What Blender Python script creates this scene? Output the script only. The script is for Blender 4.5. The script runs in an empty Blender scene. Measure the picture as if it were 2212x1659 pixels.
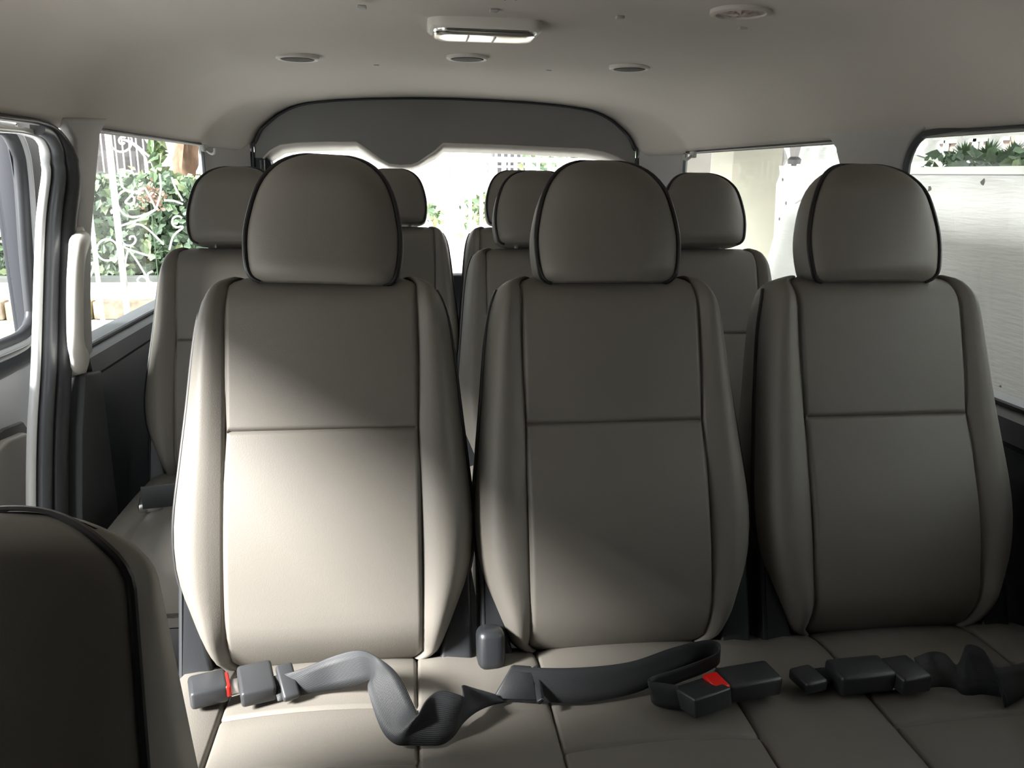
import bpy, bmesh, math, random
from mathutils import Vector, Matrix
random.seed(7)
S = bpy.context.scene
COL = S.collection
R = math.radians

# ------------------------------------------------------------------ camera
F = 1740.0                       # focal length in pixels of the 2212 x 1659 frame
YAW, PITCH, ROLL = .128, .2545, .0131
CAM = Vector((-.1638, 0, 1.13))
_f = Vector((math.sin(YAW)*math.cos(PITCH), math.cos(YAW)*math.cos(PITCH), -math.sin(PITCH)))
_r0 = Vector((math.cos(YAW), -math.sin(YAW), 0)); _u0 = _r0.cross(_f)
_r = _r0*math.cos(ROLL) + _u0*math.sin(ROLL)
_u = -_r0*math.sin(ROLL) + _u0*math.cos(ROLL)
cd = bpy.data.cameras.new('camera'); cam = bpy.data.objects.new('camera', cd); COL.objects.link(cam)
cam.matrix_world = Matrix(((_r.x, _u.x, -_f.x, CAM.x), (_r.y, _u.y, -_f.y, CAM.y), (_r.z, _u.z, -_f.z, CAM.z), (0, 0, 0, 1)))
cd.sensor_width = 36.0; cd.lens = 36.0*F/2212; cd.clip_start = .02; cd.clip_end = 300
S.camera = cam

# ------------------------------------------------------------------ sky, sun, exposure
wd = bpy.data.worlds.new('world'); S.world = wd; wd.use_nodes = True
bg = wd.node_tree.nodes['Background']
bg.inputs['Color'].default_value = (.93, .97, 1.0, 1); bg.inputs['Strength'].default_value = .75
sd = bpy.data.lights.new('sun', 'SUN'); sd.energy = 6.8; sd.angle = R(14); sd.color = (1, .98, .95)
sun = bpy.data.objects.new('sun', sd); COL.objects.link(sun)
sun.rotation_euler = Vector((.80, .44, -.615)).to_track_quat('-Z', 'Y').to_euler()
S.view_settings.view_transform = 'Standard'; S.view_settings.look = 'None'
S.view_settings.gamma = 1; S.view_settings.use_curve_mapping = False
S.view_settings.exposure = 1.9

# ------------------------------------------------------------------ helpers
def ray(px, py): return _f + _r*((px-1106)/F) - _u*((py-829.5)/F)
def onX(px, py, X): d = ray(px, py); return CAM + d*((X-CAM.x)/d.x)
def onY(px, py, Y): d = ray(px, py); return CAM + d*((Y-CAM.y)/d.y)
def onZ(px, py, Z): d = ray(px, py); return CAM + d*((Z-CAM.z)/d.z)

def obj(name, verts, faces, m, parent=None, smooth=True, angle=40):
    me = bpy.data.meshes.new(name); me.from_pydata([tuple(v) for v in verts], [], faces); me.update()
    bm = bmesh.new(); bm.from_mesh(me); bmesh.ops.recalc_face_normals(bm, faces=bm.faces); bm.to_mesh(me); bm.free()
    if m: me.materials.append(m)
    if smooth:
        me.polygons.foreach_set('use_smooth', [True]*len(me.polygons))
        try: me.set_sharp_from_angle(angle=R(angle))
        except Exception: pass
    o = bpy.data.objects.new(name, me); COL.objects.link(o)
    if parent: o.parent = parent
    return o
def empty(name, loc=(0, 0, 0)):
    o = bpy.data.objects.new(name, None); COL.objects.link(o); o.location = loc; o.empty_display_size = .05
    return o
def tag(o, label, cat, group=None, kind=None):
    o['label'] = label; o['category'] = cat
    if group: o['group'] = group
    if kind: o['kind'] = kind
    return o
def struct(o, label=None):
    o['kind'] = 'structure'
    if label: o['label'] = label
    return o
def copy_tree(o, parent=None):
    c = o.copy(); COL.objects.link(c); c.parent = parent
    for ch in list(o.children): copy_tree(ch, c)
    return c
def loft(rings, cap=True, closed=True):
    n = len(rings[0]); V = [p for r in rings for p in r]; Fc = []
    for i in range(len(rings)-1):
        for j in range(n if closed else n-1):
            k = (j+1) % n
            Fc.append((i*n+j, i*n+k, (i+1)*n+k, (i+1)*n+j))
    if cap and closed:
        Fc.append(tuple(range(n))[::-1]); Fc.append(tuple((len(rings)-1)*n+j for j in range(n)))
    return V, Fc
def tube(pts, r, n=8, closed=False, rf=None):
    pts = [Vector(p) for p in pts]; rings = []; N = len(pts); prev = None
    for i, p in enumerate(pts):
        if closed: t = pts[(i+1) % N]-pts[i-1]
        else: t = pts[min(i+1, N-1)]-pts[max(i-1, 0)]
        if t.length < 1e-9: t = Vector((0, 0, 1))
        t.normalize()
        if prev is None:
            a = Vector((0, 0, 1)) if abs(t.z) < .9 else Vector((1, 0, 0))
            prev = (a - t*a.dot(t)).normalized()
        else:
            prev = (prev - t*prev.dot(t)).normalized()
        b = t.cross(prev); rr = r if rf is None else r*rf(i/(N-1))
        rings.append([p + prev*rr*math.cos(2*math.pi*k/n) + b*rr*math.sin(2*math.pi*k/n) for k in range(n)])
    if closed:
        V, Fc = loft(rings, cap=False); m = len(rings)
        for j in range(n): Fc.append(((m-1)*n+j, (m-1)*n+(j+1) % n, (j+1) % n, j))
        return V, Fc
    return loft(rings)
def merge(*parts):
    V = []; Fc = []
    for v, f in parts:
        o = len(V); V += list(v); Fc += [tuple(i+o for i in q) for q in f]
    return V, Fc
def cr(pts, n=8, closed=False):
    pts = [Vector(p) for p in pts]; out = []; N = len(pts)
    for i in range(N if closed else N-1):
        p1, p2 = pts[i], pts[(i+1) % N]
        p0 = pts[i-1] if (closed or i > 0) else p1*2-p2
        p3 = pts[(i+2) % N] if (closed or i+2 < N) else p2*2-p1
        for k in range(n):
            t = k/n
            out.append(.5*((2*p1)+(p2-p0)*t+(2*p0-5*p1+4*p2-p3)*t*t+(3*p1-p0-3*p2+p3)*t**3))
    if not closed: out.append(pts[-1])
    return out
def box(cx, cy, cz, sx, sy, sz, bev=0, seg=2, rot=None):
    bm = bmesh.new(); bmesh.ops.create_cube(bm, size=1)
    bmesh.ops.scale(bm, vec=(sx, sy, sz), verts=bm.verts)
    if bev: bmesh.ops.bevel(bm, geom=bm.edges[:], offset=bev, segments=seg, profile=.5, affect='EDGES')
    M = Matrix.Translation((cx, cy, cz))
    if rot is not None: M = M @ rot.to_4x4()
    bmesh.ops.transform(bm, matrix=M, verts=bm.verts)
    bm.verts.index_update()
    V = [v.co.copy() for v in bm.verts]; Fc = [tuple(v.index for v in f.verts) for f in bm.faces]; bm.free()
    return V, Fc
def prism(poly, axis, a, b):
    """polygon of 2D points swept along an axis: axis 'y' -> (x,z) poly, 'x' -> (y,z), 'z' -> (x,y)"""
    def P(p, t):
        return {'y': (p[0], t, p[1]), 'x': (t, p[0], p[1]), 'z': (p[0], p[1], t)}[axis]
    n = len(poly); V = [P(p, a) for p in poly]+[P(p, b) for p in poly]
    Fc = [tuple(range(n)), tuple(range(2*n-1, n-1, -1))]+[(i, (i+1) % n, n+(i+1) % n, n+i) for i in range(n)]
    return V, Fc
def bevelled(vf, w, seg=2):
    bm = bmesh.new(); vs = [bm.verts.new(v) for v in vf[0]]
    for f in vf[1]: bm.faces.new([vs[i] for i in f])
    bmesh.ops.recalc_face_normals(bm, faces=bm.faces)
    bmesh.ops.bevel(bm, geom=[e for e in bm.edges if len(e.link_faces) == 2 and e.calc_face_angle(0) > .5], offset=w, segments=seg, profile=.5, affect='EDGES')
    bm.verts.index_update()
    V = [v.co.copy() for v in bm.verts]; Fc = [tuple(v.index for v in f.verts) for f in bm.faces]; bm.free()
    return V, Fc
def lerp(tab, x):
    if x <= tab[0][0]: return tab[0][1]
    for (a, fa), (b, fb) in zip(tab, tab[1:]):
        if x <= b:
            t = (x-a)/(b-a); return fa+(fb-fa)*t
    return tab[-1][1]
def smoothlerp(tab, x):                       # monotone-ish smooth interpolation of a table
    if x <= tab[0][0]: return tab[0][1]
    if x >= tab[-1][0]: return tab[-1][1]
    for i in range(len(tab)-1):
        if x <= tab[i+1][0]:
            x0, y0 = tab[i]; x1, y1 = tab[i+1]; h = x1-x0; t = (x-x0)/h
            def sl(j):
                if j <= 0 or j >= len(tab)-1:
                    j2 = min(max(j, 0), len(tab)-1); k = 1 if j2 == 0 else -1
                    return (tab[j2+k][1]-tab[j2][1])/(tab[j2+k][0]-tab[j2][0])
                return (tab[j+1][1]-tab[j-1][1])/(tab[j+1][0]-tab[j-1][0])
            m0, m1 = sl(i)*h, sl(i+1)*h
            return (2*t**3-3*t*t+1)*y0+(t**3-2*t*t+t)*m0+(-2*t**3+3*t*t)*y1+(t**3-t*t)*m1
def resample(poly, n):
    P = [Vector(p) for p in poly]; L = [0]
    for a, b in zip(P, P[1:]): L.append(L[-1]+(b-a).length)
    out = []
    for k in range(n):
        s = L[-1]*k/(n-1)
        for i in range(len(P)-1):
            if s <= L[i+1]+1e-9:
                t = (s-L[i])/max(L[i+1]-L[i], 1e-9); out.append(P[i].lerp(P[i+1], t)); break
    return out

# ------------------------------------------------------------------ materials
def mat(name, col, rough=.5, spec=.5, metal=0, noise=0, nscale=8, bump=0, bscale=300, col2=None, sheen=0, coat=0):
    m = bpy.data.materials.new(name); m.use_nodes = True; nt = m.node_tree; b = nt.nodes['Principled BSDF']
    b.inputs['Base Color'].default_value = (*col, 1); b.inputs['Roughness'].default_value = rough
    b.inputs['Specular IOR Level'].default_value = spec; b.inputs['Metallic'].default_value = metal
    if sheen: b.inputs['Sheen Weight'].default_value = sheen
    if coat: b.inputs['Coat Weight'].default_value = coat
    tc = nt.nodes.new('ShaderNodeTexCoord')
    if noise or col2:
        nz = nt.nodes.new('ShaderNodeTexNoise'); nz.inputs['Scale'].default_value = nscale; nz.inputs['Detail'].default_value = 6
        nt.links.new(tc.outputs['Object'], nz.inputs['Vector'])
        rp = nt.nodes.new('ShaderNodeValToRGB'); c2 = col2 or tuple(c*(1-noise) for c in col)
        rp.color_ramp.elements[0].position = .35; rp.color_ramp.elements[1].position = .65
        rp.color_ramp.elements[0].color = (*c2, 1); rp.color_ramp.elements[1].color = (*col, 1)
        nt.links.new(nz.outputs['Fac'], rp.inputs['Fac']); nt.links.new(rp.outputs['Color'], b.inputs['Base Color'])
    if bump:
        n2 = nt.nodes.new('ShaderNodeTexNoise'); n2.inputs['Scale'].default_value = bscale; n2.inputs['Detail'].default_value = 3
        nt.links.new(tc.outputs['Object'], n2.inputs['Vector'])
        bp = nt.nodes.new('ShaderNodeBump'); bp.inputs['Strength'].default_value = bump; bp.inputs['Distance'].default_value = .002
        nt.links.new(n2.outputs['Fac'], bp.inputs['Height']); nt.links.new(bp.outputs['Normal'], b.inputs['Normal'])
    return m
def glassmat(name, tint, gloss=.06):
    m = bpy.data.materials.new(name); m.use_nodes = True; nt = m.node_tree; nt.nodes.clear()
    out = nt.nodes.new('ShaderNodeOutputMaterial'); tr = nt.nodes.new('ShaderNodeBsdfTransparent'); gl = nt.nodes.new('ShaderNodeBsdfGlossy')
    tr.inputs['Color'].default_value = (*tint, 1); gl.inputs['Roughness'].default_value = .02
    mx = nt.nodes.new('ShaderNodeMixShader'); mx.inputs['Fac'].default_value = gloss
    nt.links.new(tr.outputs[0], mx.inputs[1]); nt.links.new(gl.outputs[0], mx.inputs[2]); nt.links.new(mx.outputs[0], out.inputs[0])
    return m
LEATHER = mat('taupe_leatherette', (.172, .160, .140), .48, .35, noise=.06, nscale=5, bump=.12, bscale=700)
PIPE = mat('black_piping', (.012, .012, .013), .35, .5)
LINER = mat('headliner_felt', (.54, .50, .46), .95, .1, noise=.03, nscale=3, bump=.15, bscale=900)
TRIM = mat('grey_plastic_trim', (.40, .39, .38), .6, .3, bump=.08, bscale=1200)
TRIMD = mat('dark_hatch_trim', (.20, .195, .19), .65, .25, bump=.08, bscale=1200)
NAVY = mat('dark_side_trim', (.022, .025, .032), .55, .35, bump=.1, bscale=900)
SILL = mat('sill_trim_grey', (.10, .105, .12), .4, .5)
RUBBER = mat('black_rubber', (.035, .037, .042), .42, .5)
JAMB = mat('grey_rubber_jamb', (.10, .105, .115), .35, .5)
BLACK = mat('black_plastic', (.022, .024, .027), .38, .5, bump=.1, bscale=900)
WEB = mat('belt_webbing', (.030, .032, .035), .5, .4)
RED = mat('red_release_button', (.85, .02, .015), .35, .5)
STEEL = mat('polished_steel', (.75, .75, .75), .22, .5, metal=1)
IVORY = mat('ivory_handle', (.72, .70, .65), .4, .4)
WPAINT = mat('white_car_paint', (.86, .87, .88), .25, .5, coat=.5)
FLOORM = mat('dark_floor_mat', (.06, .06, .06), .8, .2, bump=.3, bscale=200)
GLASS = glassmat('tinted_glass', (.72, .74, .74), .04)
GLASSR = glassmat('rear_glass', (.85, .86, .86), .04)
GRILLE = mat('grille_brown_black', (.05, .042, .036), .7, .2)
RING = mat('vent_ring_beige', (.60, .57, .53), .5, .3)
# webbing gets fine ribs
nt = WEB.node_tree; b = nt.nodes['Principled BSDF']; tc = nt.nodes.new('ShaderNodeTexCoord'); wv = nt.nodes.new('ShaderNodeTexWave')
wv.inputs['Scale'].default_value = 9; wv.bands_direction = 'Y'
nt.links.new(tc.outputs['UV'], wv.inputs['Vector']); bp = nt.nodes.new('ShaderNodeBump'); bp.inputs['Strength'].default_value = .35; bp.inputs['Distance'].default_value = .001
nt.links.new(wv.outputs['Fac'], bp.inputs['Height']); nt.links.new(bp.outputs['Normal'], b.inputs['Normal'])

# ================================================================== VAN SHELL
W = .88                                    # half width at the window glass
ZT, ZB = 1.22, .745                        # window top and sill
YF, YH = -1.35, 3.2                        # front bulkhead, tailgate plane
# floor
struct(obj('floor', *box(0, (YF+YH)/2+.03, -.02, 2*W+.1, YH-YF+.1, .04), FLOORM, smooth=False), 'dark ribbed van floor mat')
# ceiling: headliner lofted from a coved section to the arch round the tailgate
secA = [(-.888, 1.212), (-.886, 1.222), (-.872, 1.234), (-.862, 1.25), (-.84, 1.29), (-.80, 1.335), (-.74, 1.375), (-.66, 1.402), (-.55, 1.417), (-.45, 1.424), (-.25, 1.431), (0, 1.434)]
secA = secA+[(-x, z) for x, z in secA[-2::-1]]
secB = [(-.744, 1.205), (-.738, 1.215), (-.728, 1.235), (-.703, 1.28), (-.67, 1.31), (-.633, 1.338), (-.585, 1.362), (-.53, 1.378), (-.42, 1.391), (-.3, 1.399), (-.15, 1.404), (0, 1.406)]
secB = secB+[(-x, z) for x, z in secB[-2::-1]]
NS = 65
A_ = resample([(x, 0, z) for x, z in secA], NS); B_ = resample([(x, 0, z) for x, z in secB], NS)
rings = []
ys = [YF, -.6, 0, .6, 1.2, 1.8, 2.3, 2.6]+[2.6+.62*k/14 for k in range(1, 15)]
for y in ys:
    t = max(0, min(1, (y-2.62)/(YH+.02-2.62))); t = t*t*(3-2*t) if t < 1 else 1
    t = t**.9
    tl = max(0, min(1, (y-3.05)/.15)); row = []
    for k, (a, b_) in enumerate(zip(A_, B_)):
        h = min(1, min(k, NS-1-k)/(.22*NS)); h = h*h*(3-2*h); q = tl*(1-h)+t*h
        row.append(Vector((a.x*(1-q)+b_.x*q, y, a.z*(1-q)+b_.z*q)))
    rings.append(row)
V, Fc = loft(rings, closed=False)
ceil = struct(obj('ceiling', V, Fc, LINER, angle=80), 'beige-grey felt headliner of the van')
so = ceil.modifiers.new('thick', 'SOLIDIFY'); so.thickness = .02; so.offset = 1
# outer roof skin, so that no daylight leaks round the headliner
roof = obj('outer_roof', *box(0, (YF+YH)/2+.1, 1.50, 2*W+.12, YH-YF+.45, .03, .01), WPAINT, ceil)

# --- right wall
wr = empty('wall_right'); struct(wr, 'right side wall of the van interior')
def sidewall_panels(par, sx):
    """lower trim panel, sill ledge"""
    X = W*sx
    y0 = YF if sx > 0 else 1.80
    V, Fc = prism([(X, 0), (X-.02*sx, .05), (X-.035*sx, .45), (X-.03*sx, .62), (X-.012*sx, ZB-.065), (X+.06*sx, ZB-.065), (X+.06*sx, 0)], 'y', y0, YH+.1)
    obj('side_panel', V, Fc, NAVY, par, angle=30)
    V, Fc = prism([(X-.014*sx, ZB-.066), (X-.03*sx, ZB-.05), (X-.026*sx, ZB-.012), (X-.004*sx, ZB), (X+.06*sx, ZB), (X+.06*sx, ZB-.066)], 'y', y0 if sx > 0 else 1.80, YH+.1)
    obj('sill_ledge', V, Fc, SILL, par, angle=50)
    V, Fc = tube([(X-.003*sx, y, ZB+.003) for y in (y0 if sx > 0 else 1.85, YH)], .005, 6)
    obj('sill_seal', V, Fc, RUBBER, par)
    # top seal of the windows
    V, Fc = tube([(X-.001*sx, y, ZT-.001) for y in (y0 if sx > 0 else 2.04, 3.08)], .0035, 6)
    obj('window_top_seal', V, Fc, RUBBER, par)
    # upper rail behind headliner
    V, Fc = box(X+.035*sx, (YF+YH)/2, (ZT+1.50)/2+.002, .05, YH-YF, 1.50-ZT); obj('roof_rail', V, Fc, TRIM, par, False)
sidewall_panels(wr, 1)
def pillar_poly(par, sx, poly, name='pillar', m=TRIM, th=.011, inset=.010):
    V, Fc = prism(poly, 'x', (W-inset)*sx, (W+th)*sx)
    return obj(name, *bevelled((V, Fc), .008, 3), m, par, angle=50)
# pillar between the two right windows, then rear corner pillar
def arc(cx, cz, rx, rz, a0, a1, n=6): return [(cx+rx*math.cos(R(a0+(a1-a0)*k/n)), cz+rz*math.sin(R(a0+(a1-a0)*k/n))) for k in range(n+1)]
pr = [(1.645, ZB-.05), (1.645, 1.13)]+arc(1.575, 1.15, .07, .08, 0, 80)+[(1.55, 1.26), (2.02, 1.26), (1.985, 1.238)]+[(1.93, 1.20), (1.875, 1.12), (1.86, 1.0), (1.84, ZB-.05)]
pillar_poly(wr, 1, pr)
frame_pts = [Vector((W-.004, y, z)) for y, z in [(.3, 1.221), (.9, 1.221), (1.3, 1.221), (1.50, 1.222)]+arc(1.575, 1.15, .06, .070, 85, 0)+[(1.633, 1.05), (1.632, .9), (1.63, ZB)]]
FP = cr(frame_pts, 4); obj('window_seal', *tube(FP, .008, 8, rf=lambda t: .3+.7*max(0, min(1, (FP[round(t*(len(FP)-1))].y-1.46)/.09))), RUBBER, wr)
def rear_pillar(par, sx):
    # trim from the quarter window back edge round to the tailgate arch
    prof = [(W*1.0, 3.06), (W-.006, 3.075), (W-.03, 3.10), (W-.085, 3.15), (.742, 3.20), (.742, 3.24), (W+.012, 3.24), (W+.012, 3.066)]
    V, Fc = prism([(x*sx, y) for x, y in prof], 'z', 0, 1.235)
    obj('rear_pillar', V, Fc, TRIM, par, angle=35)
    V, Fc = tube([(W*sx-.002*sx, 3.06, z) for z in (ZB, ZT)], .006, 6); obj('pillar_seal', V, Fc, RUBBER, par)
rear_pillar(wr, 1)
def pane(name, X, poly, label):
    V, Fc = prism(poly, 'x', X, X+.004*(1 if X > 0 else -1))
    return struct(obj(name, V, Fc, GLASS, smooth=False), label)
pane('window_1', W+.006, [(.08, ZB-.01), (1.66, ZB-.01), (1.66, 1.23), (.08, 1.23)], 'large tinted side window beside the plaster wall')
pane('window_2', W+.006, [(1.83, ZB-.01), (3.07, ZB-.01), (3.07, 1.23), (1.86, 1.23)], 'tinted rear quarter window facing the beige column')

# --- left wall
wl = empty('wall_left'); struct(wl, 'left side wall of the van interior with door opening')
sidewall_panels(wl, -1)
rear_pillar(wl, -1)
# pillar between door opening and quarter window
pl_ = [(1.735, .705), (1.80, .86), (1.845, 1.0), (1.885, 1.12), (1.90, 1.19), (1.86, 1.232), (2.12, 1.25), (2.075, 1.225), (2.045, 1.205), (1.985, 1.10), (1.925, .99), (1.88, .86), (1.85, ZB-.02), (1.80, .70)]
pillar_poly(wl, -1, pl_, inset=.016)
# lower jamb panel in dark plastic
V, Fc = prism([(1.585, .05), (1.605, .3), (1.642, .458), (1.688, .60), (1.742, .712), (1.83, .70), (1.83, .60), (1.83, .458), (1.83, .3), (1.83, .05)], 'x', -W+.038, -W-.02)
obj('jamb_panel', *bevelled((V, Fc), .006, 2), mat('dark_jamb_plastic', (.06, .064, .07), .5, .4), wl, angle=40)
# door opening: rubber weatherstrip in two beads and painted jamb outside of it
edge = [(.42, .04), (.40, .5), (.40, 1.05), (.43, 1.17), (.50, 1.215), (.65, 1.222), (1.0, 1.222), (1.6, 1.222), (1.76, 1.222), (1.845, 1.208), (1.893, 1.165), (1.896, 1.10), (1.838, 1.0), (1.79, .88), (1.727, .715), (1.675, .60), (1.628, .458), (1.59, .3), (1.57, .04)]
EP = cr([Vector((0, y, z)) for y, z in edge], 5)
def slim(p): return .28+.72*max(0, min(1, (1.215-p.z)/.06)) if p.y > .6 else .6      # the seal is squeezed thin along the top of the opening
def along(off, X):
    out = []
    for i, p in enumerate(EP):
        t = (EP[min(i+1, len(EP)-1)]-EP[max(i-1, 0)]).normalized(); nrm = Vector((0, t.z, -t.y)); out.append(p+nrm*off*slim(p)+Vector((X, 0, 0)))
    return out
NE = len(EP)-1
obj('weatherstrip', *tube(along(.016, -W+.002), .019, 10, rf=lambda t: slim(EP[round(t*NE)])), RUBBER, wl)
obj('inner_weatherstrip', *tube(along(.046, -W-.012)[41:], .015, 10), JAMB, wl)
P1, P2 = along(.058, -W-.020), along(.062, -W-.036); V = P1+P2; n = len(P1)
jb = obj('door_jamb', V, [(i, i+1, n+i+1, n+i) for i in range(n-1)], WPAINT, wl)
so = jb.modifiers.new('t', 'SOLIDIFY'); so.thickness = .012
# latch striker plates on the jamb
for px, py, h in ((90, 910, .12), (108, 1110, .09)):
    p = onX(px, py, -W-.03); obj('latch_cover', *box(p.x, p.y, p.z, .02, .03, h, .008, 3), RUBBER, wl)
pane('window_3', -W-.012, [(1.84, ZB-.01), (3.07, ZB-.01), (3.07, 1.23), (2.06, 1.23)], 'tinted rear quarter window looking onto the iron gate')

# --- unseen front bulkhead behind the camera, closed solid to block windscreen daylight
wf = empty('wall_front'); struct(wf, 'added opaque bulkhead blocking daylight at the front of the van')
obj('dashboard', *box(0, YF-.03, .40, 2*W+.1, .06, .80), NAVY, wf, False)
for x in (-.86, .86): obj('front_pillar', *box(x, YF-.03, 1.0, .10, .06, .9), TRIM, wf, False)
obj('light_block', *box(0, YF-.03, 1.1, 1.66, .05, .70), TRIM, wf, False)  # opaque panel added where a windscreen would let light in
# left front corner panel ahead of the door opening
obj('front_side_panel', *box(-W-.02, (YF+.40)/2-.01, .62, .06, (.40-YF)+.02, 1.24), NAVY, wf, False)
obj('front_right_panel', *box(W+.03, (YF+.10)/2, 1.0, .04, .10-YF, .54), TRIM, wf, False)  # solid in place of side glass, added to cut front daylight

# --- tailgate
tg = empty('door_1'); struct(tg, 'tailgate with dark trim and rear window')
def arch(k=1.0, dz=0): return [(-.740*k, 1.15)]+[(x*k, z+dz) for x, z in secB[1:-1]]+[(.740*k, 1.15)]
def wedge(lift=0, wid=0):
    return [(.700, 1.182+lift), (.655, 1.205+lift), (.60, 1.222+lift), (.53, 1.232+lift), (.2, 1.241+lift), (-.028+wid, 1.244+lift), (-.060+wid*.7, 1.215+lift), (-.125+wid*.3, 1.172+lift), (-.150, 1.163+lift), (-.19, 1.160+lift), (-.232, 1.164+lift), (-.262-wid*.3, 1.180+lift), (-.315-wid*.7, 1.218+lift), (-.352-wid, 1.244+lift), (-.45, 1.242+lift), (-.58, 1.236+lift), (-.635, 1.228+lift), (-.675, 1.205+lift), (-.70, 1.178+lift)]
top = [(x, z) for x, z in secB[2:-2]]
poly = [(-.728, 1.178)]+top+[(.728, 1.178)]+wedge()
V, Fc = prism(poly, 'y', YH+.012, YH+.07); bm = None
obj('upper_trim', V, Fc, TRIMD, tg, smooth=False)
# bevelled lip from trim to glass, light from outside put into its paler colour
lo = [Vector((x, YH+.012, z)) for x, z in wedge()]
li = []
for x, z in wedge(-.026):
    li.append(Vector((x*.985+(.0 if x > 0 else 0), YH+.075, z+(.012 if z < 1.17 else 0))))
V = lo+li; n = len(lo)
lip = obj('trim_lip', V, [(i, i+1, n+i+1, n+i) for i in range(n-1)], RING, tg, angle=30)
so = lip.modifiers.new('t', 'SOLIDIFY'); so.thickness = .008; so.offset = -1
obj('tailgate_seal', *tube(cr([Vector((x*.992, YH+.006, z-.004)) for x, z in [(-.742, .95)]+secB[1:-1]+[(.742, .95)]], 4), .0045, 8), RUBBER, tg)
obj('lower_trim', *box(0, YH+.05, .37, 1.60, .08, .74, .01), NAVY, tg, angle=30)
for sx in (-1, 1):
    V, Fc = prism([(.742*sx, .70), (.742*sx, 1.20), (.70*sx, 1.195), (.672*sx, 1.165), (.66*sx, 1.10), (.655*sx, .70)], 'y', YH+.015, YH+.075); obj('window_frame', V, Fc, NAVY, tg, False)
    obj('gas_strut', *tube([(.70*sx, YH-.01, 1.17), (.705*sx, YH+.0, .8)], .012, 10), BLACK, tg)
struct(obj('window_5', *box(0, YH+.085, .97, 1.44, .006, .54), GLASSR, smooth=False), 'rear window of the tailgate')

# ================================================================== SEATS
REC = R(18)
def seat_pt(u, d, v, Yt=0, Zt=0):
    """u across, d backwards, v up along the reclined back; relative to the top front centre of the backrest"""
    return Vector((u, Yt+d*math.cos(REC)+v*math.sin(REC), Zt-d*math.sin(REC)+v*math.cos(REC)))
HB = .546                                       # backrest length
WT = [(-.56, .150), (-.548, .163), (-.52, .174), (-.485, .187), (-.45, .201), (-.41, .211), (-.35, .2145), (-.26, .207), (-.18, .199), (-.10, .191), (-.055, .184), (-.03, .176), (-.012, .166), (-.004, .156), (.0, .145)]
def topst(v): return .011*max(0, (v+.12)/.12)**2
def wv_(v): return smoothlerp(WT, v)
def depth(u, v, w, us):
    a = abs(u); d = -.016*math.exp(-((v+.38)/.15)**2)
    if a > us:
        t = (a-us)/(w-us); d += -.016*math.sin(math.pi*t*.72)+.052*t**4.5
    else:
        d += -.007*(1-(u/us)**2)
        if v > -.217: d += -.006*max(0, 1-((v+.105)/.112)**2)
        else: d += -.008*max(0, 1-((v+.385)/.168)**2)
        if a < us-.002: d += .0055*math.exp(-((v+.217)/.0025)**2)
    d += .0050*math.exp(-((a-us)/.0020)**2)
    if v > -.05: d += .040*((v+.05)/.05)**2.4
    if v < -.49: d += .045*((-.49-v)/.07)**2
    return d
def backrest_mesh(Yt, Zt):
    vs = sorted(set([-.56, -.553, -.546, -.535, -.52, -.505, -.49, -.47, -.45, -.43, -.41, -.38, -.35, -.32, -.29, -.26, -.24, -.23]
                    + [-.217+k*.0024 for k in range(-4, 5)]+[-.20, -.18, -.15, -.12, -.09, -.07, -.055, -.045, -.035, -.025, -.018, -.012, -.006, 0]))
    rings = []
    for v in vs:
        w = wv_(v); us = min(.136, w-.028)
        us_ = [-(w-(w-us-.006)*(1-math.cos(math.pi/2*k/8))) for k in range(8)]
        us_ += [-us-.006, -us-.004, -us-.002, -us, -us+.002, -us+.004, -us+.007]
        cen = [(-us+.012)+(2*us-.024)*k/14 for k in range(15)]
        fr = us_+cen+[-x for x in us_[::-1]]
        vv = v+topst(v); ring = [seat_pt(u, depth(u, v, w, us), vv, Yt, Zt) for u in fr]
        T = .098+.035*(-v/.55); de = depth(w, v, w, us)
        T = max(T, de+.02)
        for u, d in ((w*1.0, de+.3*(T-de)), (w*.995, T-.018), (w*.96, T-.004), (w*.85, T), (w*.4, T), (0, T), (-w*.4, T), (-w*.85, T), (-w*.96, T-.004), (-w*.995, T-.018), (-w, de+.3*(T-de))):
            ring.append(seat_pt(u, d, vv, Yt, Zt))
        rings.append(ring)
    return loft(rings)
def edge_pts(sx, Yt, Zt, v0=-.548, v1=-.016, off=-.0004):
    out = []
    for k in range(40):
        v = v0+(v1-v0)*k/39; w = wv_(v); us = min(.136, w-.028)
        out.append(seat_pt(sx*(w+off), depth(w, v, w, us)-.001, v+topst(v), Yt, Zt))
    return out
HW = [(0, .092), (.004, .103), (.012, .110), (.04, .1155), (.07, .116), (.10, .111), (.13, .102), (.155, .089), (.175, .071), (.188, .050), (.195, .030)]
def headrest_mesh(Yt, Zt, gap, hh=1.0, tiltx=0):
    rings = []; N = 40; pl = [[], []]
    for k in range(25):
        v = .195*(.5-.5*math.cos(math.pi*k/24)); w = smoothlerp(HW, v)
        e = max(0, (v-.14)/.055); hd = .052*math.sqrt(max(.02, 1-e**2*.96)); dc = .034+.012*e
        if v < .02: hd *= .70+.30*math.sin(math.pi/2*v/.02)
        ring = []
        for j in range(N):
            a = 2*math.pi*j/N; c, s = math.cos(a), math.sin(a)
            ring.append(seat_pt(w*math.copysign(abs(c)**.62, c), dc+hd*math.copysign(abs(s)**.72, s)-.006*(1-abs(c))*(1 if s < 0 else 0), gap+v*hh, Yt, Zt))
        rings.append(ring)
        for i, sx in enumerate((-1, 1)):
            c, s = .90, .436
            pl[i].append(seat_pt(sx*(w*.90**.62+.003), dc-hd*(s**.72)-.001, gap+v*hh, Yt, Zt))
    return loft(rings), pl[0]+pl[1][::-1]
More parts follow.
